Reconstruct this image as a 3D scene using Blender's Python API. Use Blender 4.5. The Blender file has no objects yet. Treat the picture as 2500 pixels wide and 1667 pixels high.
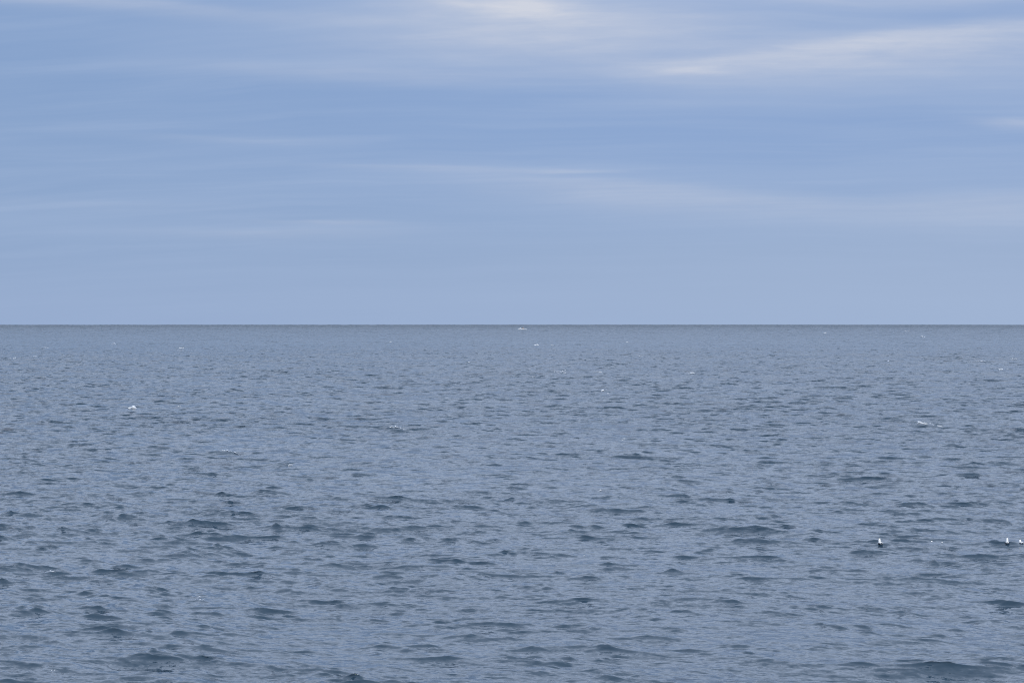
import bpy, bmesh, math, random
import numpy as np
from mathutils import Vector, Matrix

# ------------------------------------------------------------------ camera, sky, sun, exposure
S = bpy.context.scene
COL = S.collection
R_EARTH = 6.371e6
CAM_H = 14.0
FPX = 5500.0                      # focal length in photo pixels (photo is 2500 wide)
PITCH = math.atan(52.0 / FPX)     # looking down a touch

cam_d = bpy.data.cameras.new("camera")
cam_d.sensor_width = 36.0
cam_d.lens = FPX / 2500.0 * 36.0
S.render.engine = 'CYCLES'
S.cycles.filter_width = 1.05
cam_d.clip_start = 0.5
cam_d.clip_end = 60000.0
cam = bpy.data.objects.new("camera", cam_d)
COL.objects.link(cam)
cam.location = (0, 0, CAM_H)
cam.rotation_euler = (math.pi / 2 - PITCH, 0, 0)
S.camera = cam

S.view_settings.view_transform = 'Standard'
S.view_settings.look = 'None'
S.view_settings.gamma = 1.0
S.view_settings.exposure = 0.0
try:
    S.view_settings.use_curve_mapping = False
except Exception:
    pass

SUN_EL, SUN_AZ = math.radians(38), math.radians(150)      # behind the camera, to the right
SUN_POWER = 2.2
SKY_STRENGTH = 0.10

sun_d = bpy.data.lights.new("sun", 'SUN')
sun_d.energy = SUN_POWER
sun_d.angle = math.radians(0.6)
sun_d.color = (1.0, 0.95, 0.88)
sun = bpy.data.objects.new("sun", sun_d)
COL.objects.link(sun)
sv = Vector((math.sin(SUN_AZ) * math.cos(SUN_EL), math.cos(SUN_AZ) * math.cos(SUN_EL), math.sin(SUN_EL)))
sun.rotation_euler = sv.to_track_quat('Z', 'Y').to_euler()
sun.location = sv * 200


class NT:
    """tiny node helper"""
    def __init__(self, tree):
        self.t = tree
        self.n = tree.nodes
        self.l = tree.links

    def node(self, kind, **kw):
        n = self.n.new(kind)
        for k, v in kw.items():
            setattr(n, k, v)
        return n

    def _in(self, sock, v):
        if isinstance(v, bpy.types.NodeSocket):
            self.l.new(v, sock)
        elif v is not None:
            sock.default_value = v

    def math(self, op, a, b=None, c=None, clamp=False):
        n = self.node('ShaderNodeMath', operation=op)
        n.use_clamp = clamp
        self._in(n.inputs[0], a)
        if b is not None:
            self._in(n.inputs[1], b)
        if c is not None:
            self._in(n.inputs[2], c)
        return n.outputs[0]

    def vmath(self, op, a, b=None):
        n = self.node('ShaderNodeVectorMath', operation=op)
        self._in(n.inputs[0], a)
        if b is not None:
            self._in(n.inputs[1], b)
        return n.outputs[0]

    def vscale(self, a, s):
        n = self.node('ShaderNodeVectorMath', operation='SCALE')
        self._in(n.inputs[0], a)
        self._in(n.inputs['Scale'], s)
        return n.outputs[0]

    def comb(self, x, y, z):
        n = self.node('ShaderNodeCombineXYZ')
        self._in(n.inputs[0], x)
        self._in(n.inputs[1], y)
        self._in(n.inputs[2], z)
        return n.outputs[0]

    def sep(self, v):
        n = self.node('ShaderNodeSeparateXYZ')
        self._in(n.inputs[0], v)
        return n.outputs

    def noise(self, vec, scale, detail=4.0, rough=0.5, dist=0.0):
        n = self.node('ShaderNodeTexNoise')
        self._in(n.inputs['Vector'], vec)
        n.inputs['Scale'].default_value = scale
        n.inputs['Detail'].default_value = detail
        n.inputs['Roughness'].default_value = rough
        n.inputs['Distortion'].default_value = dist
        return n.outputs

    def maprange(self, v, a, b, c, d, smooth=False):
        n = self.node('ShaderNodeMapRange')
        if smooth:
            n.interpolation_type = 'SMOOTHSTEP'
        self._in(n.inputs[0], v)
        for i, x in enumerate((a, b, c, d)):
            n.inputs[1 + i].default_value = x
        return n.outputs[0]

    def mix(self, f, a, b):
        n = self.node('ShaderNodeMix', data_type='RGBA')
        self._in(n.inputs['Factor'], f)
        self._in(n.inputs[6], a)
        self._in(n.inputs[7], b)
        return n.outputs[2]


def lin(r, g, b):
    f = lambda c: ((c / 255 + 0.055) / 1.055) ** 2.4 if c > 10 else c / 255 / 12.92
    return (f(r), f(g), f(b), 1.0)


# ---- world: daylight sky behind a thin, streaky high veil of cloud
world = bpy.data.worlds.new("World")
S.world = world
world.use_nodes = True
W = NT(world.node_tree)
W.n.clear()
out = W.node('ShaderNodeOutputWorld')
bg = W.node('ShaderNodeBackground')
bg.inputs['Strength'].default_value = SKY_STRENGTH
W.l.new(bg.outputs[0], out.inputs[0])
sky = W.node('ShaderNodeTexSky', sky_type='NISHITA')
sky.sun_disc = False
sky.sun_elevation = SUN_EL
sky.sun_rotation = SUN_AZ
sky.air_density = 1.0
sky.dust_density = 0.6
sky.ozone_density = 2.0
tc = W.node('ShaderNodeTexCoord')
dirv = W.vmath('NORMALIZE', tc.outputs['Generated'])
dx, dy, dz = W.sep(dirv)
az = W.math('ARCTAN2', dx, dy)
el = W.math('ARCSINE', dz)
# cloud-layer coordinates: direction projected on a high layer
zc = W.math('ADD', W.math('MAXIMUM', dz, 0.0), 0.11)
lay = W.comb(W.math('DIVIDE', dx, zc), W.math('DIVIDE', dy, zc), 0.0)
rot = W.node('ShaderNodeVectorRotate', rotation_type='Z_AXIS')
W.l.new(lay, rot.inputs['Vector'])
rot.inputs['Angle'].default_value = math.radians(9)
lay = rot.outputs[0]
warp = W.noise(lay, 0.8, 3.0)[1]
lay2 = W.vmath('ADD', lay, W.vscale(W.vmath('SUBTRACT', warp, (0.5, 0.5, 0.5)), 0.5))
streak_a = W.noise(W.vmath('MULTIPLY', lay2, (0.55, 1.5, 1.0)), 1.1, 5.0, 0.5)[0]
streak_b = W.noise(W.vmath('ADD', W.vmath('MULTIPLY', lay2, (0.9, 3.6, 1.0)), (7.3, 2.1, 0)), 1.7, 6.0, 0.55)[0]
streak_c = W.noise(W.vmath('ADD', W.vmath('MULTIPLY', lay2, (1.2, 9.0, 1.0)), (1.3, 5.1, 0)), 1.9, 4.0, 0.5)[0]
veil = W.math('ADD', W.math('MULTIPLY', W.maprange(streak_a, 0.36, 0.70, 0, 1, True), 0.55),
              W.math('MULTIPLY', W.maprange(streak_b, 0.42, 0.75, 0, 1, True), 0.40))
veil = W.math('ADD', veil, W.math('MULTIPLY', W.maprange(streak_c, 0.35, 0.75, 0, 1, True), 0.14))
veil = W.math('MULTIPLY', veil, W.maprange(el, 0.0, 0.055, 0.25, 1.0, True))

# individual clouds (azimuth, elevation, half sizes in degrees, tilt, strength); soft and warped
wn = W.noise(W.comb(W.math('MULTIPLY', az, 9.0), W.math('MULTIPLY', el, 55.0), 0.0), 1.0, 5.0, 0.55)[1]
wx, wy, _ = W.sep(W.vmath('SUBTRACT', wn, (0.5, 0.5, 0.5)))
azw = W.math('ADD', az, W.math('MULTIPLY', wx, 0.05))
elw = W.math('ADD', el, W.math('MULTIPLY', wy, 0.007))


def A(x):
    return (x - 1250.0) / FPX


def E(y):
    return (781.5 - y) / FPX


CLOUDS = [  # x, y, half w, half h above, half h below, tilt(dy/dx), strength
    (1300, 24, 130, 34, 26, 0.04, 0.50),
    (1290, 40, 400, 60, 95, 0.05, 0.50),
    (1130, 12, 110, 10, 12, 0.10, 0.25),
    (1500, 110, 700, 90, 70, -0.03, 0.22),
    (2440, 92, 520, 20, 110, -0.045, 0.44),
    (2000, 122, 320, 14, 90, -0.13, 0.33),
    (1760, 158, 190, 11, 55, -0.17, 0.12),
    (1690, 184, 100, 12, 7, 0.04, 0.24),
    (1640, 172, 200, 22, 28, 0.00, 0.22),
    (1390, 424, 110, 6, 4, 0.02, 0.24),
    (1480, 455, 330, 16, 34, 0.06, 0.24),
    (1850, 495, 480, 24, 46, 0.03, 0.18),
    (2420, 500, 250, 24, 60, -0.03, 0.20),
    (2480, 310, 110, 9, 18, 0.05, 0.32),
    (1080, 412, 260, 6, 10, 0.03, 0.16),
    (480, 32, 380, 14, 24, 0.06, 0.18),
    (120, 20, 300, 24, 24, 0.02, 0.18),
    (560, 343, 240, 7, 12, 0.03, 0.10),
    (815, 544, 130, 6, 10, 0.03, 0.20),
    (680, 566, 300, 10, 20, 0.01, 0.12),
    (900, 180, 420, 14, 26, 0.02, 0.16),
    (250, 500, 300, 10, 22, 0.02, 0.05),
    (2100, 10, 400, 30, 26, 0.04, 0.26),
]
acc = None
for (x, y, hw, hu, hd, tilt, st) in CLOUDS:
    du = W.math('SUBTRACT', azw, A(x))
    dv = W.math('ADD', W.math('SUBTRACT', elw, E(y)), W.math('MULTIPLY', du, tilt))
    qx = W.math('POWER', W.math('ABSOLUTE', W.math('MULTIPLY', du, FPX / hw)), 2.0)
    up = W.math('MULTIPLY', W.math('MAXIMUM', dv, 0.0), FPX / hu)
    dn = W.math('MULTIPLY', W.math('MINIMUM', dv, 0.0), FPX / hd)
    q = W.math('ADD', qx, W.math('ADD', W.math('MULTIPLY', up, up), W.math('MULTIPLY', dn, dn)))
    g = W.math('MULTIPLY', W.math('EXPONENT', W.math('MULTIPLY', q, -1.0)), st)
    acc = g if acc is None else W.math('ADD', acc, g)
# only in front (azimuth wrap safety)
fib = W.noise(W.comb(W.math('MULTIPLY', azw, 34.0), W.math('MULTIPLY', elw, 210.0), 3.0), 1.0, 6.0, 0.6)[0]
tex = W.math('MULTIPLY', W.maprange(streak_c, 0.3, 0.7, 0.85, 1.1), W.maprange(fib, 0.3, 0.7, 0.78, 1.16))
acc = W.math('MULTIPLY', acc, tex)

k = 1.0 / SKY_STRENGTH
def col(r, g, b, s=1.0):
    c = lin(r, g, b)
    return (c[0] * k * s, c[1] * k * s, c[2] * k * s, 1.0)

# high thin overcast: bluish air-light low down, greyer veil above
hz = W.mix(W.maprange(az, -0.24, 0.24, 0, 1, True), col(137, 163, 204), col(152, 174, 210))
hz_low = W.mix(W.maprange(az, -0.24, 0.24, 0, 1, True), col(146, 170, 209), col(157, 179, 214))
hz = W.mix(W.maprange(el, 0.0, 0.03, 1, 0, True), hz, hz_low)
blue = W.mix(W.maprange(az, -0.26, 0.10, 0, 1, True), col(128, 156, 200), col(136, 163, 208))
base = W.mix(W.maprange(el, 0.02, 0.085, 0, 1, True), hz, blue)
airy = W.mix(0.92, sky.outputs[0], base)
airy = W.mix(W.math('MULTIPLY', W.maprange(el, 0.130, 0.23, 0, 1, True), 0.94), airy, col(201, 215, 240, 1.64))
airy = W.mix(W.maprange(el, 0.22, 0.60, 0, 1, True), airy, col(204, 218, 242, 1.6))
c1 = W.mix(W.math('MULTIPLY', veil, 0.55, clamp=True), airy, col(164, 184, 216))
c2 = W.mix(W.math('MINIMUM', acc, 1.0), c1, col(206, 211, 224))
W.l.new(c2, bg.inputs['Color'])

# ------------------------------------------------------------------ helpers
def link(o, parent=None):
    COL.objects.link(o)
    if parent is not None:
        o.parent = parent
    return o


def tag(o, label=None, cat=None, group=None, kind=None):
    if label:
        o['label'] = label
    if cat:
        o['category'] = cat
    if group:
        o['group'] = group
    if kind:
        o['kind'] = kind
    return o


def mesh_obj(name, verts, faces, mat, parent=None, smooth=True):
    me = bpy.data.meshes.new(name)
    me.from_pydata([tuple(v) for v in verts], [], [tuple(f) for f in faces])
    me.materials.append(mat)
    if smooth:
        me.polygons.foreach_set('use_smooth', [True] * len(me.polygons))
    me.update()
    return link(bpy.data.objects.new(name, me), parent)


def principled(name, color, rough=0.5, spec=0.5, noise_amt=0.0, noise_scale=20.0):
    m = bpy.data.materials.new(name)
    m.use_nodes = True
    T = NT(m.node_tree)
    b = m.node_tree.nodes['Principled BSDF']
    b.inputs['Roughness'].default_value = rough
    b.inputs['Specular IOR Level'].default_value = spec
    b.inputs['Base Color'].default_value = (*color, 1)
    if noise_amt:
        g = T.node('ShaderNodeTexCoord')
        n = T.noise(g.outputs['Object'], noise_scale, 4.0, 0.6)[0]
        c = T.mix(T.maprange(n, 0.3, 0.7, 0, 1), (*[x * (1 - noise_amt) for x in color], 1), (*color, 1))
        T.l.new(c, b.inputs['Base Color'])
    return m


# ------------------------------------------------------------------ the sea: one wave spectrum, summed in three bands
rng = np.random.default_rng(11)
WIND = np.array([-0.60, -0.80])          # travelling towards the viewer and a little left
WIND = WIND / np.linalg.norm(WIND)


def spectrum(kx, ky, kp, spread):
    kk = np.hypot(kx, ky)
    kk[kk == 0] = 1e-9
    c = (kx * WIND[0] + ky * WIND[1]) / kk
    D = np.where(c > 0, np.abs(c) ** spread, 0.0) + 0.06 + 0.10 * np.abs(kx * 0.75 - ky * 0.66) ** 2 / kk ** 2
    return kk ** -4.15 * np.exp(-1.0 * (kp / kk) ** 2) * D


def band(L, N, lam_min, lam_max, kp, spread, chop):
    dk = 2 * np.pi / L
    f = np.fft.fftfreq(N, 1.0 / N) * dk
    kx, ky = np.meshgrid(f, f, indexing='xy')
    kk = np.hypot(kx, ky)
    P = spectrum(kx.copy(), ky.copy(), kp, spread) * dk * dk
    lo, hi = 2 * np.pi / lam_max, 2 * np.pi / lam_min
    P = np.where((kk >= lo) & (kk < hi), P, 0)
    P *= 1.0 / (1.0 + (kk / (0.75 * hi)) ** 8)
    a = np.sqrt(P) * (rng.normal(size=P.shape) + 1j * rng.normal(size=P.shape))
    kk[kk == 0] = 1
    h = np.fft.ifft2(a).real * N * N
    ddx = np.fft.ifft2(1j * kx / kk * a).real * N * N
    ddy = np.fft.ifft2(1j * ky / kk * a).real * N * N
    return dict(L=L, N=N, f=np.stack([ddx * chop, ddy * chop, h], -1).astype(np.float32).reshape(-1, 3))


KP = 2 * np.pi / 4.6
B_S = band(67.0, 1024, 0.24, 1.6, KP, 4.0, 1.15)
B_M = band(233.0, 1024, 1.6, 12.0, KP, 4.0, 1.45)
B_L = band(1709.0, 512, 12.0, 90.0, 2 * np.pi / 30.0, 6.0, 1.0)
amp = 0.078 / B_M['f'][:, 2].std()
B_S['f'] *= amp * 1.55
B_M['f'] *= amp
SIG_M, SIG_S = float(B_M['f'][:, 2].std()), float(B_S['f'][:, 2].std())
LEAN_M, LEAN_S = 0.24, 0.05
B_L['f'] *= 0.10 / B_L['f'][:, 2].std()
print('std heights', [float(b['f'][:, 2].std()) for b in (B_S, B_M, B_L)])


def sample(b, x, y):
    N, L = b['N'], b['L']
    u = x / L * N
    v = y / L * N
    i0 = np.floor(u).astype(np.int64)
    j0 = np.floor(v).astype(np.int64)
    fu = (u - i0)[:, None].astype(np.float32)
    fv = (v - j0)[:, None].astype(np.float32)
    i1, j1 = (i0 + 1) % N, (j0 + 1) % N
    i0 %= N
    j0 %= N
    f = b['f']
    return ((f[j0 * N + i0] * (1 - fu) + f[j0 * N + i1] * fu) * (1 - fv)
            + (f[j1 * N + i0] * (1 - fu) + f[j1 * N + i1] * fu) * fv)


def smooth01(x):
    x = np.clip(x, 0, 1)
    return x * x * (3 - 2 * x)


def px_ground(px, py):
    """where the sight line through a place in the photograph meets the mean sea (distance, azimuth)"""
    az_ = math.atan((px - 1250.0) / FPX)
    dep = math.atan((py - 833.5) / FPX) + PITCH
    d = CAM_H / dep
    for _ in range(30):
        d = CAM_H / max(dep - d / (2 * R_EARTH), 1e-5)
    return d * math.tan(az_), d


# single crests that stand out in the photograph: x, y, width px, height px  (dark faces)
CRESTS = [
    (446, 1341, 90, 14), (128, 1397, 130, 8), (20, 1395, 50, 7), (200, 1406, 50, 6), (217, 1475, 100, 16),
    (215, 1501, 60, 11), (278, 1509, 50, 6), (97, 1510, 60, 6), (55, 1510, 60, 6), (415, 1473, 40, 12),
    (138, 1578, 60, 10), (338, 1584, 80, 12), (485, 1587, 100, 12), (250, 1603, 110, 12), (306, 1629, 50, 7),
    (18, 1557, 60, 9), (550, 1364, 60, 10), (490, 1468, 25, 10), (562, 1481, 80, 6), (176, 1299, 70, 9),
    (232, 1276, 40, 8), (76, 1269, 40, 6), (485, 1274, 90, 8), (560, 1556, 80, 8), (360, 1643, 60, 9),
    (1393, 1284, 60, 8), (1228, 1315, 60, 7), (1264, 1307, 40, 8), (1220, 1340, 60, 10), (1271, 1336, 45, 11),
    (1338, 1336, 45, 12), (1322, 1350, 70, 8), (1545, 1340, 120, 8), (1141, 1387, 70, 10), (1358, 1401, 60, 10),
    (1240, 1437, 50, 7), (1276, 1440, 35, 9), (1150, 1482, 100, 9), (1289, 1490, 65, 6), (1215, 1522, 70, 12),
    (1138, 1558, 40, 8), (1292, 1586, 90, 12), (1398, 1614, 60, 16), (1370, 1623, 170, 14), (1245, 1617, 110, 7),
    (1115, 1603, 60, 8), (1483, 1597, 55, 8), (1600, 1549, 65, 9), (1596, 1559, 80, 9), (1567, 1575, 35, 5),
    (1680, 1497, 70, 15), (1477, 1387, 45, 8), (1470, 1417, 90, 6), (1692, 1290, 40, 8), (1690, 1321, 45, 8),
    (1641, 1403, 35, 7), (1661, 1368, 60, 5), (2060, 1218, 35, 4), (2114, 1231, 35, 6), (2336, 1215, 30, 6),
    (2270, 1245, 45, 6), (2344, 1269, 70, 8), (2466, 1266, 70, 14), (2175, 1297, 60, 8), (2109, 1343, 95, 14),
    (2157, 1331, 55, 8), (2344, 1296, 60, 7), (2418, 1325, 70, 16), (2474, 1337, 40, 8), (2252, 1340, 75, 6),
    (2280, 1372, 30, 12), (2425, 1363, 60, 7), (2407, 1391, 60, 12), (2201, 1407, 70, 8), (2099, 1401, 25, 5),
    (1910, 1370, 40, 7), (2002, 1336, 45, 5), (2002, 1431, 120, 8), (2300, 1446, 80, 10), (2438, 1440, 70, 7),
    (1938, 1460, 70, 8), (2002, 1472, 50, 7), (1910, 1476, 45, 10), (2142, 1483, 85, 12), (2224, 1479, 45, 6),
    (2196, 1492, 55, 7), (2002, 1512, 50, 7), (2007, 1527, 45, 9), (2053, 1530, 70, 14), (2112, 1526, 70, 13),
    (2206, 1523, 65, 12), (2334, 1528, 80, 12), (2303, 1548, 40, 7), (2125, 1558, 35, 10), (2193, 1563, 30, 5),
    (2015, 1591, 55, 8), (2456, 1531, 45, 5), (1260, 1189, 70, 10), (1179, 1206, 70, 12), (1230, 1214, 45, 6),
    (1046, 1203, 60, 10), (1155, 1231, 60, 12), (1669, 1215, 70, 10), (1478, 1250, 25, 10), (997, 1288, 14, 7),
    (920, 1548, 35, 12), (1029, 1571, 50, 10), (1084, 1602, 60, 10), (1390, 1174, 30, 5), (320, 1033, 70, 8),
    (292, 1055, 50, 8), (553, 1061, 40, 7), (157, 1236, 60, 9), (324, 1263, 80, 10), (457, 1268, 60, 6),
    (829, 1360, 50, 7), (351, 1175, 50, 8), (1700, 1137, 60, 8), (1765, 1180, 60, 8), (1828, 1100, 50, 7),
    (2434, 1132, 70, 8), (872, 1158, 35, 5), (1020, 1084, 35, 5), (1318, 1031, 50, 7), (1340, 1119, 40, 5),
    (1594, 969, 35, 6), (2179, 1093, 40, 7), (2232, 1295, 30, 6), (690, 1490, 120, 6), (638, 1520, 70, 10),
    (914, 1581, 60, 9), (627, 1541, 60, 9),
    # crests that carry broken white water
    (566, 1110, 70, 9), (715, 1143, 30, 8), (1530, 1079, 26, 6), (2268, 1042, 50, 7), (970, 1050, 50, 7),
    (1474, 959, 16, 6), (1475, 1202, 40, 5),
]

crest_geo = []
for (cx, cy, cw, ch) in CRESTS:
    gx, gy = px_ground(cx, cy + ch * 0.5)
    s = gy / FPX
    crest_geo.append((gx, gy, max(cw * s * 0.58, 0.15), min(ch * s * 0.60, 0.22), cx * 0.37 + cy))


def crest_add(P, x, y):
    """adds the standing-out crests to undisplaced points"""
    for (gx, gy, hw, hh, ph) in crest_geo:
        ln = max(hh * 3.2, 0.18)
        m = (np.abs(x - gx) < hw * 3.4) & (np.abs(y - gy) < ln * 7 + hw * 0.6)
        if not m.any():
            continue
        dx_ = x[m] - gx
        wob = 0.10 * hw * np.sin(dx_ / hw * 2.1 + ph) + 0.05 * hw * np.sin(dx_ / hw * 5.3 + ph * 2)
        dy_ = y[m] - gy - wob + (0.45 + 0.35 * math.sin(ph)) * dx_
        prof = np.where(dy_ < 0, np.exp(-np.abs(dy_ / (ln * 0.60)) ** 1.5), np.exp(-np.abs(dy_ / (ln * 2.2)) ** 1.2))
        rg = sample(B_S, x[m] * 1.3 + gx * 7, y[m] * 1.6)[:, 2] / SIG_S
        lat = np.exp(-np.abs(dx_ / (hw * 1.0)) ** 1.15) * np.clip(0.85 + 0.13 * rg, 0.4, 1.2)
        P[m, 2] += (hh * prof * lat).astype(np.float32)
        P[m, 1] += (-0.55 * hh * prof * lat).astype(np.float32)


def waves(x, y, cell=None):
    """surface offset at undisplaced points; cell = local mesh spacing (waves finer than it are left to the material)"""
    r = np.hypot(x, y)
    if cell is None:
        cell = cell_of(r)
    gust = 1.0 + 0.28 * np.sin(x / 17.0 + 1.3 * np.sin(y / 41.0)) * np.sin(y / 29.0 + 0.7 + np.sin(x / 23.0)) \
               + 0.15 * np.sin(x / 61.0 + y / 90.0 + 2.0)
    wS = (1 - smooth01((cell - 0.16) / 0.40)) * gust
    wM = (1 - smooth01(np.log(np.maximum(r, 1) / 800.0) / np.log(2.2))) * (0.5 + 0.5 * gust)
    wL = (1 - smooth01((cell - 12) / 20.0))
    c, s = math.cos(0.31), math.sin(0.31)
    P = sample(B_M, x * 0.60 + y * 0.10, y) * wM[:, None].astype(np.float32)
    hm = P[:, 2] / SIG_M
    # short waves gather on the crests of the longer ones and leave the troughs smooth
    patch = sample(B_M, x * 1.7 + 50.0, y * 0.9 + 31.0)[:, 2] / SIG_M
    env = (0.46 + 0.42 * np.clip(0.6 * hm + 0.7 * patch, 0, 2.2) ** 1.2) * wS
    env = np.minimum(env, 1.25)
    Sm = sample(B_S, x * 0.55 + y * 0.12, y) * env[:, None].astype(np.float32)
    hs = Sm[:, 2] / SIG_S
    lean = LEAN_M * SIG_M * np.maximum(hm, 0) ** 2 + LEAN_S * SIG_S * np.maximum(hs, 0) ** 2
    P += Sm
    P[:, 0] += (WIND[0] * lean).astype(np.float32)
    P[:, 1] += (WIND[1] * lean).astype(np.float32)
    P += sample(B_L, x, y) * (0.25 + 0.75 * wL[:, None].astype(np.float32))
    # long low swell, kept out to the horizon
    P[:, 2] += (0.10 * np.sin((x * 0.55 + y * 0.83) / 9.5) + 0.09 * np.sin((-x * 0.35 + y * 0.93) / 14.2 + 1.0)).astype(np.float32)
    rag = smooth01((r - 5000) / 4000)
    P[:, 2] += (rag * 1.35 * (0.80 * np.sin(x / 31.0 + y / 300.0) * np.sin(x / 73.0 + 1.0) + 0.50 * np.sin(x / 14.0 + y / 211.0) + 0.35 * np.sin(x / 9.0 - y / 97.0))).astype(np.float32)
    crest_add(P, x, y)
    P[:, 2] -= (r * r / (2 * R_EARTH)).astype(np.float32)
    return P


# rings of the sea sheet: radius knots -> ring spacing
ZONES = [  # r0, r1, spacing0, spacing1, dense columns
    (74.0, 190.0, 0.115, 0.21, 800),
    (190.0, 520.0, 0.24, 0.62, 620),
    (520.0, 1700.0, 0.80, 3.2, 340),
    (1700.0, 15500.0, 5.0, 60.0, 220),
]
HALF = math.radians(15.2)


def cell_of(r):
    c = np.full(r.shape, 3.0)
    for (r0, r1, s0, s1, n) in ZONES:
        m = (r >= r0) & (r < r1)
        t = (r[m] - r0) / (r1 - r0)
        c[m] = np.maximum(s0 * (s1 / s0) ** t, 2 * HALF * r[m] / n)
    c[r < 74.0] = 0.7 + (74.0 - r[r < 74.0]) * 0.05
    return c


def rings(r0, r1, s0, s1):
    rr = [r0]
    while rr[-1] < r1:
        t = (rr[-1] - r0) / (r1 - r0)
        rr.append(rr[-1] + s0 * (s1 / s0) ** t)
    f = (r1 - r0) / (rr[-1] - r0)
    return r0 + (np.array(rr) - r0) * f


def angles(n):
    """dense in front, coarse round the rest of the circle; measured from +Y"""
    dense = np.linspace(-HALF, HALF, n)
    side = HALF + (2 * math.pi - 2 * HALF) * np.linspace(0, 1, 60)[1:-1]
    return np.concatenate([dense, side])


def block(rr, n, first_scale=1.0):
    a = angles(n)
    AA, RR = np.meshgrid(a, rr)
    x = (RR * np.sin(AA)).ravel()
    y = (RR * np.cos(AA)).ravel()
    r = np.hypot(x, y)
    cell = cell_of(r)
    P = waves(x, y, cell)
    # outside the viewed sector the columns are too coarse for the waves
    off = np.tile(np.arange(len(a)) >= n, len(rr))
    P[off, 0:2] = 0
    P[off, 2] = (-(r[off] ** 2) / (2 * R_EARTH)).astype(np.float32)
    P[:, 0] += x
    P[:, 1] += y
    lod = smooth01(np.log(r / 110.0) / np.log(4.0))
    lod2 = smooth01(np.log(r / 600.0) / np.log(9.0))
    lod3 = smooth01(np.log(r / 1800.0) / np.log(4.0))
    sh = (len(rr), len(a))
    return P.reshape(*sh, 3), a, (lod.reshape(sh), lod2.reshape(sh), lod3.reshape(sh))


def build_sea(mat):
    blocks = []
    inner = np.concatenate([[0.5], np.linspace(4, 74.0, 26)])
    specs = [(inner, 160)] + [(rings(r0, r1, s0, s1), n) for (r0, r1, s0, s1, n) in ZONES]
    for rr, n in specs:
        blocks.append((*block(rr, n), n))
    # sew each block's last ring to the first ring of the next
    for i in range(len(blocks) - 1):
        P, a, _, n = blocks[i]
        Q, b, _, nn = blocks[i + 1]
        fine, coarse, fp, cp, fi, ci = (a[:n], b[:nn], P, Q, -1, 0) if n >= nn else (b[:nn], a[:n], Q, P, 0, -1)
        nf, nc = len(fine), len(coarse)
        for c in range(3):
            fp[fi, :nf, c] = np.interp(fine, coarse, cp[ci, :nc, c])
    V, F, L1, L2, L3 = [], [], [], [], []
    base = 0
    for P, a, (l1, l2, l3), n in blocks:
        nr, na = P.shape[:2]
        V.append(P.reshape(-1, 3))
        L1.append(l1.ravel())
        L2.append(l2.ravel())
        L3.append(l3.ravel())
        i = np.arange(nr - 1)[:, None] * na
        j = np.arange(na)[None, :]
        jn = (j + 1) % na
        q = np.stack([i + j, i + jn, i + na + jn, i + na + j], -1).reshape(-1, 4)[:, ::-1] + base
        F.append(q)
        base += nr * na
    V = np.concatenate(V).astype(np.float32)
    F = np.concatenate(F).astype(np.int32)
    me = bpy.data.meshes.new('sea')
    me.vertices.add(len(V))
    me.vertices.foreach_set('co', V.ravel())
    me.loops.add(F.size)
    me.loops.foreach_set('vertex_index', F.ravel())
    me.polygons.add(len(F))
    me.polygons.foreach_set('loop_start', np.arange(0, F.size, 4, dtype=np.int32))
    me.polygons.foreach_set('use_smooth', np.ones(len(F), dtype=bool))
    for nm, arr in (('fine_gone', L1), ('mid_gone', L2), ('far_gone', L3)):
        at = me.attributes.new(nm, 'FLOAT', 'POINT')
        at.data.foreach_set('value', np.concatenate(arr).astype(np.float32))
    me.materials.append(mat)
    me.update(calc_edges=True)
    print('sea quads', len(F))
    return link(bpy.data.objects.new('sea', me))


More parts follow.
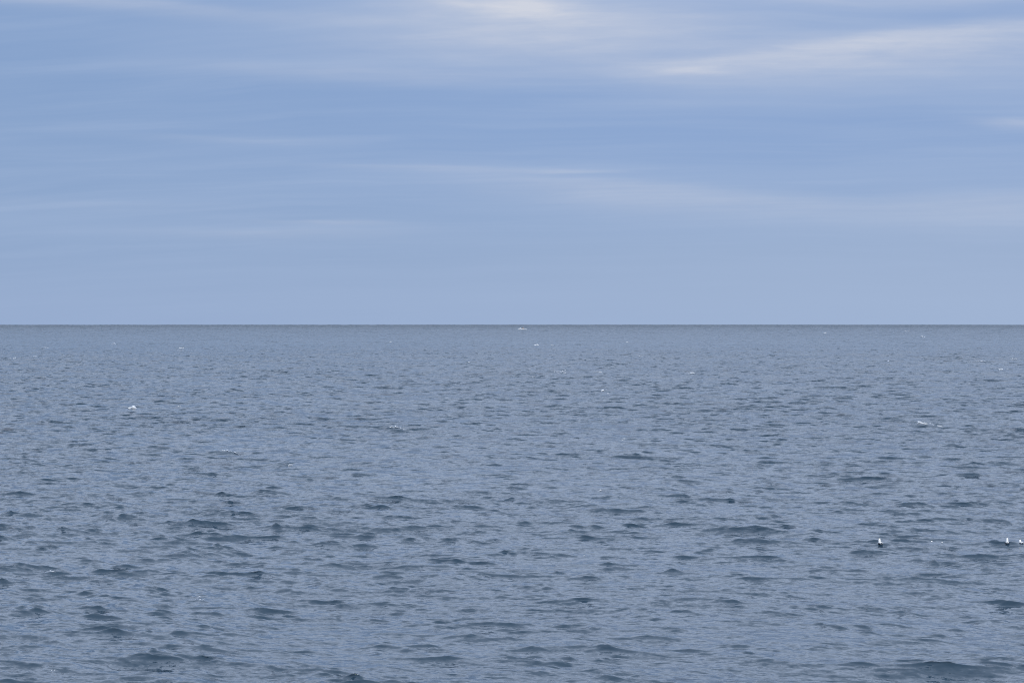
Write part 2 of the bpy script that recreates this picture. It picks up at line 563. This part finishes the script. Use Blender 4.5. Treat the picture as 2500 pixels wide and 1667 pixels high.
def sea_material():
    m = bpy.data.materials.new('sea_water')
    m.use_nodes = True
    T = NT(m.node_tree)
    b = m.node_tree.nodes['Principled BSDF']
    g = T.node('ShaderNodeNewGeometry')
    pos = g.outputs['Position']
    r = T.node('ShaderNodeVectorRotate', rotation_type='Z_AXIS')
    T.l.new(pos, r.inputs['Vector'])
    r.inputs['Angle'].default_value = math.radians(20)
    p = T.vmath('MULTIPLY', r.outputs[0], (0.50, 1.0, 0.0))
    half = (0.5, 0.5, 0.5)
    flat = (1.0, 1.0, 0.0)
    at1 = T.node('ShaderNodeAttribute', attribute_name='fine_gone').outputs['Fac']
    at2 = T.node('ShaderNodeAttribute', attribute_name='mid_gone').outputs['Fac']

    at3 = T.node('ShaderNodeAttribute', attribute_name='far_gone').outputs['Fac']

    def slope(scale, detail, rough, off, heavy=False):
        n = T.noise(T.vmath('ADD', p, off), scale, detail, rough)[1]
        v = T.vmath('MULTIPLY', T.vmath('SUBTRACT', n, half), flat)
        if not heavy:
            return v
        return T.vscale(T.vmath('MULTIPLY', v, T.vmath('ABSOLUTE', v)), 9.0)   # rare steep facets, mostly gentle
    s_fine = T.vscale(slope(7.0, 3.0, 0.6, (0, 0, 0)), RIP_FINE)
    s_mid = T.vscale(slope(0.75, 4.0, 0.6, (31, 7, 0), True), T.math('MULTIPLY', at1, RIP_MID))
    s_big = T.vscale(slope(0.45, 4.0, 0.65, (3, 77, 0), True), T.math('MULTIPLY', at2, RIP_BIG))
    s_near = T.vscale(slope(2.6, 4.0, 0.6, (11, 47, 0), True), RIP_NEAR)
    s_huge = T.vscale(slope(0.10, 4.0, 0.65, (13, 7, 0), True), T.math('MULTIPLY', at3, RIP_BIG))
    s = T.vmath('ADD', T.vmath('ADD', s_fine, s_mid), T.vmath('ADD', T.vmath('ADD', s_big, s_huge), s_near))
    wind = T.noise(T.vmath('MULTIPLY', pos, (0.5, 1.0, 0.0)), 0.022, 3.0, 0.6)[0]      # rougher and smoother lanes
    s = T.vscale(s, T.maprange(wind, 0.32, 0.68, 0.65, 1.30))
    nrm = T.vmath('NORMALIZE', T.vmath('ADD', g.outputs['Normal'], s))
    T.l.new(nrm, b.inputs['Normal'])
    # body colour of deep green-blue water, drifting slowly from place to place
    n2 = T.noise(p, 0.03, 2.0)[0]
    c = T.mix(T.maprange(n2, 0.35, 0.65, 0, 1), WATER_A, WATER_B)
    T.l.new(c, b.inputs['Base Color'])
    # slopes too small for the mesh to carry are spread into the roughness
    ro = T.math('ADD', WATER_ROUGH, T.math('ADD', T.math('MULTIPLY', at1, 0.05), T.math('ADD', T.math('MULTIPLY', at2, 0.10), T.math('MULTIPLY', T.math('POWER', at3, 3.0), 0.12))))
    T.l.new(ro, b.inputs['Roughness'])
    b.inputs['IOR'].default_value = 1.333
    return m


RIP_FINE, RIP_NEAR, RIP_MID, RIP_BIG = 0.46, 0.9, 3.4, 5.6
WATER_A = (0.019, 0.041, 0.064, 1)
WATER_B = (0.023, 0.046, 0.070, 1)
WATER_ROUGH = 0.09
sea = build_sea(sea_material())
tag(sea, 'wind-rippled blue grey sea reaching to the horizon', kind='structure')


# ------------------------------------------------------------------ finding places on the wavy surface
def sight(px, py):
    d = Vector(((px - 1250) / FPX, 1.0, -(py - 833.5) / FPX))
    d.rotate(Matrix.Rotation(-PITCH, 3, 'X'))
    return d.normalized()


def sea_point(px, py):
    """the point of the sea surface that stands at this place of the photograph"""
    d = sight(px, py)
    ok, loc, nor, _ = sea.ray_cast(Vector((0, 0, CAM_H)), d, distance=20000)
    if not ok:
        gx, gy = px_ground(px, py)
        loc = Vector((gx, gy, -gy * gy / (2 * R_EARTH)))
    return np.array(loc)


# ------------------------------------------------------------------ foam
def foam_material():
    m = bpy.data.materials.new('sea_foam')
    m.use_nodes = True
    T = NT(m.node_tree)
    b = m.node_tree.nodes['Principled BSDF']
    g = T.node('ShaderNodeNewGeometry')
    n = T.noise(g.outputs['Position'], 14.0, 3.0, 0.6)[0]
    T.l.new(T.mix(T.maprange(n, 0.35, 0.65, 0, 1), (0.52, 0.57, 0.62, 1), (0.80, 0.82, 0.84, 1)), b.inputs['Base Color'])
    b.inputs['Roughness'].default_value = 0.7
    b.inputs['Specular IOR Level'].default_value = 0.2
    return m


FOAM = foam_material()
PHI = (1 + 5 ** 0.5) / 2
ICO_V = np.array([(-1, PHI, 0), (1, PHI, 0), (-1, -PHI, 0), (1, -PHI, 0), (0, -1, PHI), (0, 1, PHI),
                  (0, -1, -PHI), (0, 1, -PHI), (PHI, 0, -1), (PHI, 0, 1), (-PHI, 0, -1), (-PHI, 0, 1)]) / math.hypot(1, PHI)
ICO_F = np.array([(0, 11, 5), (0, 5, 1), (0, 1, 7), (0, 7, 10), (0, 10, 11), (1, 5, 9), (5, 11, 4), (11, 10, 2), (10, 7, 6),
                  (7, 1, 8), (3, 9, 4), (3, 4, 2), (3, 2, 6), (3, 6, 8), (3, 8, 9), (4, 9, 5), (2, 4, 11), (6, 2, 10), (8, 6, 7), (9, 8, 1)])


def foam_obj(name, pts, rad, r_):
    """clumps of froth at points pts (n,3) with radii rad (n,)"""
    V, F = [], []
    for i, (p, r) in enumerate(zip(pts, rad)):
        sc = np.array([r * r_.uniform(1.1, 2.2), r * r_.uniform(1.0, 1.8), r * r_.uniform(0.55, 0.9)])
        v = ICO_V * (1 + r_.normal(0, 0.16, (12, 1))) * sc + p
        V.append(v)
        F.append(ICO_F + 12 * i)
    return np.concatenate(V), np.concatenate(F)


def whitecap(label, px, py, w, h, tilt=0.1, dens=1.0, kind='crest', group='whitecaps scattered over the sea'):
    """white water centred at a place of the photograph, lying on the sea there; w, h in photo pixels"""
    r_ = np.random.default_rng(int(px * 7 + py))
    c = sea_point(px, py + 0.15 * h)
    m_ = c[1] / FPX                                   # metres to one photo pixel at that distance
    eye = np.array([0, 0, CAM_H])

    def place(qx, qy):
        p = sea_point(qx, qy)
        if abs(p[1] - c[1]) > 0.02 * c[1]:            # the sight line slipped past the crest: stay at its distance
            d = np.array(sight(qx, qy))
            p = eye + d * (c[1] / d[1])
        return p
    if kind == 'speck':
        n = int(max(5, w * h * 0.30 * dens))
        t = r_.uniform(-1, 1, n)
        P = np.array([place(px + a * w * 0.5, py + tilt * a * w * 0.5 + b) for a, b in zip(t, r_.normal(0, h * 0.3, n))])
        rad = m_ * r_.uniform(0.35, 1.0, n)
        V, F = foam_obj('', P - c, rad, r_)
    else:
        # one ragged roll of froth, swelling and pinching along its length
        n = int(np.clip(w * 0.9, 9, 46))
        t = np.linspace(-1, 1, n)
        arch = h * (-0.30 + 0.55 * t * t) if kind == 'crest' else np.zeros(n)
        jit = np.convolve(r_.normal(0, 1, n + 4), [0.25, 0.5, 0.25], 'same')[2:-2]
        P = np.array([place(px + a * w * 0.5, py + tilt * a * w * 0.5 + ar + j * h * 0.09) for a, ar, j in zip(t, arch, jit)])
        P[:, 1] = np.convolve(np.pad(P[:, 1], 3, 'edge'), np.ones(7) / 7, 'valid')
        lump = np.convolve(r_.normal(0, 1, n + 4), [0.3, 0.4, 0.3], 'same')[2:-2]
        prof = np.clip(1.0 - np.abs(t + (0.25 if kind == 'crest' else 0.0)) ** 2.2 / 1.4, 0.08, 1)
        thick = m_ * h * (0.28 if kind == 'crest' else 0.48) * prof * np.clip(0.75 * dens + 0.55 * lump, 0.12, 1.7)
        if kind == 'crest':
            thick = np.where(r_.random(n) < 0.14, thick * 0.25, thick)
        SEG = 8
        V, F = [], []
        for i in range(n):
            for k_ in range(SEG):
                a = 2 * math.pi * k_ / SEG
                q = thick[i] * r_.uniform(0.75, 1.25)
                V.append(P[i] - c + np.array([r_.normal(0, 0.15) * q, math.cos(a) * q * 1.6, math.sin(a) * q + thick[i] * 0.55]))
        for i in range(n - 1):
            for k_ in range(SEG):
                k2 = (k_ + 1) % SEG
                F.append((i * SEG + k_, i * SEG + k2, (i + 1) * SEG + k2, (i + 1) * SEG + k_))
        F.append(tuple(range(SEG))[::-1])
        F.append(tuple((n - 1) * SEG + k_ for k_ in range(SEG)))
    o = mesh_obj('foam_crest' if kind == 'crest' else 'foam_fleck', V, F, FOAM)
    o.location = c
    tag(o, label, 'whitecap', group, 'stuff' if kind == 'speck' else None)
    return o


CAPS = [  # x, y, w, h, tilt, density, kind, label
    (323, 997, 20, 5.5, 0.02, 2.2, 'flat', 'bright oval patch of white foam, brightest whitecap on the left half'),
    (566, 1104, 48, 6, 0.28, 0.8, 'crest', 'foam strip running down the crest of a dark wave, left of centre'),
    (708, 1136, 11, 5, -0.35, 1.1, 'crest', 'small hook of foam right of the foam strip on the dark wave'),
    (489, 1463, 22, 6, 0.25, 0.8, 'crest', 'small broken foam cap low on the left, nearest large whitecap'),
    (125, 1395, 22, 2, 0.03, 1.2, 'flat', 'thin white glint of foam on a dark wave at lower left'),
    (131, 1635, 14, 4, 0.10, 0.5, 'speck', 'faint specks of foam near the bottom left corner'),
    (215, 1463, 5, 2, 0.0, 0.8, 'speck', 'tiny fleck of foam behind a dark wave at lower left'),
    (437, 991, 7, 3, 0.0, 1.0, 'flat', 'tiny foam fleck just right of the bright oval foam patch'),
    (32, 875, 15, 5, 0.0, 0.7, 'speck', 'pair of foam specks near the left edge'),
    (85, 871, 10, 2.5, 0.05, 0.9, 'flat', 'short foam streak second from the left edge, beside the pair of specks'),
    (154, 868, 10, 2.5, 0.15, 0.8, 'flat', 'pale short foam streak third from the left edge'),
    (110, 849, 15, 3, 0.1, 1.0, 'flat', 'slanting foam streak above the left edge specks'),
    (277, 840, 9, 3, 0.15, 0.9, 'flat', 'distant foam streak midway between the left edge streak and the next bright dash'),
    (444, 850, 9, 2.5, 0.0, 1.4, 'flat', 'distant bright foam dash above the oval foam patch'),
    (953, 835, 5, 2.5, 0.0, 1.0, 'flat', 'tiny distant foam fleck far left of the boat'),
    (970, 1045, 40, 7, 0.18, 0.7, 'crest', 'broad ragged foam crest on a dark wave left of the picture centre'),
    (1146, 885, 8, 4, 0.0, 0.7, 'speck', 'small foam fleck in the middle distance, left below the boat'),
    (1309, 843, 13, 3, 0.0, 1.5, 'flat', 'bright foam dash nearest below the boat'),
    (1349, 842, 6, 2, 0.0, 1.2, 'flat', 'small foam dash just right of the bright dash below the boat'),
    (1293, 902, 6, 2, 0.0, 1.0, 'flat', 'small foam dash left of the speckled foam patch'),
    (1366, 907, 34, 7, 0.06, 0.45, 'speck', 'speckled patch of thin foam right below the boat'),
    (1304, 919, 11, 3, 0.1, 0.8, 'speck', 'faint foam specks under the left end of the speckled patch'),
    (1466, 908, 34, 2.5, 0.05, 0.7, 'flat', 'long thin pale foam streak right of the speckled patch'),
    (1480, 842, 5, 2, 0.0, 1.3, 'flat', 'distant foam fleck on the right of the two dashes below the boat'),
    (1531, 835, 6, 2, 0.0, 1.2, 'flat', 'distant foam fleck high above the short bright cap right of centre'),
    (1562, 870, 13, 4, 0.0, 1.3, 'flat', 'short bright foam cap right of centre in the far sea'),
    (1688, 912, 16, 4, 0.0, 1.1, 'flat', 'bright flat foam dash right of the long thin streak'),
    (1473, 955, 10, 5, 0.1, 1.3, 'crest', 'small white cap over a dark wave face, right of the centre'),
    (1484, 961, 5, 2, 0.0, 1.2, 'flat', 'tiny foam fleck right beside the small white cap'),
    (1526, 1073, 15, 6, -0.12, 1.1, 'crest', 'arched white foam crest in the middle, right of centre'),
    (1472, 1198, 20, 4, 0.18, 0.7, 'crest', 'thin foam glints on a wave below the arched foam crest'),
    (1427, 1355, 4, 3, 0.0, 1.0, 'speck', 'tiny foam speck in the lower middle of the sea'),
    (2015, 813, 6, 2, 0.0, 1.0, 'flat', 'tiny foam fleck under the horizon far right of the boat'),
    (2214, 808, 12, 2, 0.0, 0.6, 'flat', 'faint foam streak hugging the horizon on the right'),
    (2253, 822, 10, 3, 0.0, 1.2, 'speck', 'pair of bright foam specks close under the horizon at right'),
    (2168, 883, 8, 3, 0.0, 1.1, 'flat', 'short foam fleck leftmost of the far foam at right'),
    (2396, 882, 22, 3, 0.06, 0.8, 'flat', 'thin slanting foam line at far right, left of the ragged patch'),
    (2476, 876, 16, 4, 0.1, 0.8, 'speck', 'ragged foam patch nearest the right edge in the far sea'),
    (2443, 903, 6, 4, -0.3, 1.1, 'flat', 'small bright foam fleck, left of a pair near the right edge'),
    (2460, 900, 6, 4, 0.0, 0.9, 'speck', 'small foam fleck, right of a pair near the right edge'),
    (2365, 937, 5, 2, 0.2, 1.0, 'flat', 'tiny foam fleck below the pair near the right edge'),
    (2263, 1035, 50, 6, 0.16, 0.9, 'crest', 'long white foam crest over a dark wave at right'),
    (2294, 1041, 8, 3, 0.0, 1.0, 'flat', 'bit of foam trailing at the right end of the long foam crest'),
]
for (x, y, w, h, tilt, dens, kind, label) in CAPS:
    whitecap(label, x, y, w, h, tilt, dens, kind)


# ------------------------------------------------------------------ seabirds
WHITE = principled('white_plumage', (0.82, 0.82, 0.80), 0.75, 0.2, 0.12, 30)
BLACK = principled('black_plumage', (0.018, 0.018, 0.022), 0.6, 0.3, 0.3, 40)
BILL = principled('bill_horn', (0.30, 0.27, 0.16), 0.45, 0.4)
EYE = principled('eye_black', (0.01, 0.01, 0.01), 0.15, 0.6)


def loft(path, seg=14):
    """path of (x, z, half width, half height across the path); closed tube in the xz plane"""
    V, F = [], []
    n = len(path)
    for i, (x, z, ry, rn) in enumerate(path):
        a, b = path[max(i - 1, 0)], path[min(i + 1, n - 1)]
        tx, tz = b[0] - a[0], b[1] - a[1]
        L = math.hypot(tx, tz) or 1
        nx, nz = -tz / L, tx / L
        for k in range(seg):
            t = 2 * math.pi * k / seg
            V.append((x + nx * rn * math.cos(t), ry * math.sin(t), z + nz * rn * math.cos(t)))
    for i in range(n - 1):
        for k in range(seg):
            k2 = (k + 1) % seg
            F.append((i * seg + k, i * seg + k2, (i + 1) * seg + k2, (i + 1) * seg + k))
    F.append(tuple(range(seg))[::-1])
    F.append(tuple((n - 1) * seg + k for k in range(seg)))
    return V, F


def ellipsoid(c, r, rot=None, seg=12, ring=8):
    V, F = [], []
    for i in range(ring + 1):
        a = math.pi * i / ring
        for k in range(seg):
            t = 2 * math.pi * k / seg
            v = Vector((r[0] * math.cos(a), r[1] * math.sin(a) * math.cos(t), r[2] * math.sin(a) * math.sin(t)))
            if rot:
                v = rot @ v
            V.append((v.x + c[0], v.y + c[1], v.z + c[2]))
    for i in range(ring):
        for k in range(seg):
            k2 = (k + 1) % seg
            F.append((i * seg + k, i * seg + k2, (i + 1) * seg + k2, (i + 1) * seg + k))
    return V, F


def seabird(neck):
    """sea duck afloat, +X forward, water line at z = 0; neck = how far it is stretched up (0..1)"""
    hz_ = 0.17 + 0.12 * neck
    nx = 0.17 - 0.02 * neck
    root = bpy.data.objects.new('seabird', None)
    COL.objects.link(root)
    V, F = loft([(-0.265, 0.085, 0.012, 0.006), (-0.23, 0.070, 0.045, 0.024), (-0.17, 0.050, 0.082, 0.052),
                 (-0.08, 0.035, 0.106, 0.078), (0.02, 0.030, 0.110, 0.088), (0.10, 0.040, 0.098, 0.086),
                 (0.145, 0.070, 0.078, 0.070), (nx - 0.01, 0.110, 0.068, 0.062), (nx - 0.01, 0.5 * (0.13 + hz_), 0.068, 0.060),
                 (nx + 0.005, hz_ - 0.015, 0.056, 0.056), (nx + 0.035, hz_ + 0.020, 0.050, 0.050),
                 (nx + 0.075, hz_ + 0.018, 0.026, 0.028), (nx + 0.100, hz_ + 0.008, 0.012, 0.014)])
    mesh_obj('body', V, F, WHITE, root)
    for sgn in (1, -1):
        V, F = ellipsoid((-0.045, sgn * 0.072, 0.026), (0.150, 0.046, 0.050), Matrix.Rotation(sgn * 0.08, 3, 'Z'))
        mesh_obj('flank', V, F, BLACK, root)
        V, F = ellipsoid((-0.07, sgn * 0.052, 0.088), (0.165, 0.050, 0.026),
                         Matrix.Rotation(sgn * 0.12, 3, 'Z') @ Matrix.Rotation(0.06, 3, 'Y'))
        mesh_obj('wing', V, F, WHITE, root)
        V, F = ellipsoid((nx + 0.050, sgn * 0.044, hz_ + 0.026), (0.006, 0.005, 0.006), None, 8, 6)
        mesh_obj('eye', V, F, EYE, root)
    V, F = ellipsoid((-0.255, 0, 0.075), (0.070, 0.038, 0.016), Matrix.Rotation(0.25, 3, 'Y'))
    mesh_obj('tail', V, F, BLACK, root)
    V, F = ellipsoid((nx + 0.036, 0, hz_ + 0.052), (0.046, 0.036, 0.022), Matrix.Rotation(0.22, 3, 'Y'))
    mesh_obj('cap', V, F, BLACK, root)
    V, F = loft([(nx + 0.090, hz_ + 0.012, 0.014, 0.015), (nx + 0.125, hz_ + 0.000, 0.010, 0.009), (nx + 0.150, hz_ - 0.010, 0.006, 0.003)], 8)
    mesh_obj('bill', V, F, BILL, root)
    return root


def copy_thing(root):
    c = root.copy()
    COL.objects.link(c)
    for ch in root.children:
        k_ = ch.copy()
        COL.objects.link(k_)
        k_.parent = c
    return c


tall = seabird(0.8)
low = seabird(0.15)
BIRDS = [  # source, x, y of water line, heading (deg from +X), sink, scale, label
    (tall, 2149, 1327, 98, 0.010, 1.05, 'white and black seabird with raised neck, leftmost and largest bird afloat', True),
    (tall, 2459, 1325, 78, 0.030, 1.0, 'white seabird with dark side, upright on the water near the right edge', False),
    (low, 2493, 1325, 100, 0.06, 1.0, 'white seabird low on the water, closest to the right edge', True),
    (low, 2276, 1322, 95, 0.24, 0.85, 'tiny white seabird almost hidden by waves, left of a close pair', False),
    (low, 2300, 1325, 80, 0.26, 0.85, 'tiny white and dark seabird low in the waves, right of a close pair', False),
]
for (src, px, py, head, sink, sc, label, own) in BIRDS:
    b_ = src if own else copy_thing(src)
    p = sea_point(px, py)
    b_.location = (p[0], p[1], p[2] - sink * 0.6)
    b_.rotation_euler = (0, 0, math.radians(head))
    b_.scale = (sc, sc, sc)
    tag(b_, label, 'seabird', 'seabirds floating in a loose line')

# ------------------------------------------------------------------ the boat far out
HULLW = principled('boat_white_gelcoat', (0.75, 0.76, 0.76), 0.35, 0.5, 0.08, 2)
ORANGE = principled('boat_orange_paint', (0.42, 0.37, 0.35), 0.5, 0.5, 0.1, 2)
GREY = principled('boat_grey_metal', (0.30, 0.31, 0.33), 0.45, 0.5)
GLASS = principled('boat_dark_glass', (0.02, 0.03, 0.04), 0.08, 0.8)


def box(name, c, d, mat, parent, bev=0.04, taper=None):
    bm = bmesh.new()
    bmesh.ops.create_cube(bm, size=1.0)
    for v in bm.verts:
        t = taper if (taper and v.co.z > 0) else (1, 1)
        v.co = Vector((v.co.x * d[0] * t[0] + c[0], v.co.y * d[1] * t[1] + c[1], v.co.z * d[2] + c[2]))
    if bev:
        bmesh.ops.bevel(bm, geom=bm.edges[:], offset=bev, segments=2, affect='EDGES')
    me = bpy.data.meshes.new(name)
    bm.to_mesh(me)
    bm.free()
    me.materials.append(mat)
    return link(bpy.data.objects.new(name, me), parent)


def tube(name, pts, r, mat, parent, seg=6):
    V, F = [], []
    for i, p in enumerate(pts):
        a, b = Vector(pts[max(i - 1, 0)]), Vector(pts[min(i + 1, len(pts) - 1)])
        q = (b - a).to_track_quat('Z', 'Y')
        for k in range(seg):
            t = 2 * math.pi * k / seg
            v = Vector(p) + q @ Vector((r * math.cos(t), r * math.sin(t), 0))
            V.append(tuple(v))
    for i in range(len(pts) - 1):
        for k in range(seg):
            k2 = (k + 1) % seg
            F.append((i * seg + k, i * seg + k2, (i + 1) * seg + k2, (i + 1) * seg + k))
    F.append(tuple(range(seg))[::-1])
    F.append(tuple((len(pts) - 1) * seg + k for k in range(seg)))
    return mesh_obj(name, V, F, mat, parent)


boat = bpy.data.objects.new('motor_boat', None)
COL.objects.link(boat)
# hull: bow towards +X
V, F = [], []
ST = [(-4.2, 1.35, 0.95), (-2.5, 1.5, 0.95), (0, 1.5, 1.05), (2.0, 1.25, 1.25), (3.4, 0.70, 1.45), (4.4, 0.06, 1.65)]
for (x, w, top) in ST:
    V += [(x, -w, top), (x, -w * 0.92, 0.25), (x, -w * 0.55, -0.35), (x, 0, -0.55), (x, w * 0.55, -0.35), (x, w * 0.92, 0.25), (x, w, top)]
for i in range(len(ST) - 1):
    for k_ in range(6):
        F.append((i * 7 + k_, i * 7 + k_ + 1, (i + 1) * 7 + k_ + 1, (i + 1) * 7 + k_))
F.append(tuple(range(7))[::-1])
hull = mesh_obj('hull', V, F, HULLW, boat, False)
V = []
for (x, w, top) in ST:
    V += [(x, -w + 0.02, top - 0.06), (x, w - 0.02, top - 0.06)]
mesh_obj('deck', V, [(2 * i, 2 * i + 1, 2 * i + 3, 2 * i + 2) for i in range(len(ST) - 1)], GREY, boat, False)
for sgn in (1, -1):
    tube('rub_rail', [(x, sgn * (w + 0.02), top - 0.02) for (x, w, top) in ST], 0.06, ORANGE, hull)
house = box('wheelhouse', (-0.4, 0, 2.0), (3.0, 2.1, 2.0), ORANGE, boat, 0.08, (0.82, 0.88))
box('roof', (-0.45, 0, 3.06), (2.9, 2.1, 0.12), HULLW, house, 0.04)
for sgn in (1, -1):
    for j in range(3):
        box('window', (-1.25 + j * 0.85, sgn * 0.985, 2.35), (0.62, 0.06, 0.62), GLASS, house, 0.01)
box('window', (0.98, 0, 2.35), (0.08, 1.5, 0.62), GLASS, house, 0.01)
tube('mast', [(-0.8, 0, 3.1), (-0.85, 0, 4.6)], 0.07, GREY, boat)
tube('antenna', [(-1.4, 0.5, 3.1), (-1.5, 0.5, 4.9)], 0.03, GREY, boat)
box('radar', (-0.8, 0, 3.95), (0.25, 1.0, 0.16), HULLW, boat, 0.03)
for sgn in (1, -1):
    tube('bow_rail', [(1.6, sgn * 1.25, 1.2), (1.7, sgn * 1.25, 1.95), (3.3, sgn * 0.72, 2.15), (4.3, 0, 2.35)], 0.03, GREY, boat)
box('engine', (-4.35, 0, 0.95), (0.5, 0.9, 1.1), GREY, boat, 0.1)
bp = sea_point(1276, 804.5)
boat.location = (bp[0], bp[1], bp[2] + 0.15)
boat.rotation_euler = (0, math.radians(-3), math.radians(172))
tag(boat, 'small white motor boat with orange wheelhouse running left through spray near the horizon', 'boat')


def splash(name, label, cx, cy, length, height, peak, n, seed):
    """thrown white water beside the boat: cx, cy centre; length along the course; peak = where it is highest (0..1)"""
    r_ = np.random.default_rng(seed)
    t = r_.uniform(0, 1, n)
    env = np.where(t < peak, t / peak, (1 - t) / (1 - peak))
    P = np.stack([cx + (t - 0.5) * length, cy + r_.normal(0, 0.5, n), r_.uniform(0, 1, n) * height * env + 0.05], -1)
    P[:, 2] += bp[2]
    rad = r_.uniform(0.18, 0.48, n)
    org = np.array([cx, cy, bp[2]])
    V, F = foam_obj(name, P - org, rad, r_)
    o = mesh_obj(name, V, F, FOAM)
    o.location = org
    tag(o, label, 'spray')
    return o


splash('bow_spray', 'white bow spray thrown up left of the small motor boat', bp[0] - 4.6, bp[1] - 1.6, 6.5, 2.8, 0.70, 220, 5)
splash('wake', 'flat white wake trailing right behind the small motor boat', bp[0] + 4.6, bp[1] - 0.8, 4.6, 0.9, 0.4, 120, 6)
splash('side_spray', 'broken white water along the side of the small motor boat', bp[0] + 0.2, bp[1] - 2.0, 4.2, 0.9, 0.5, 45, 7)
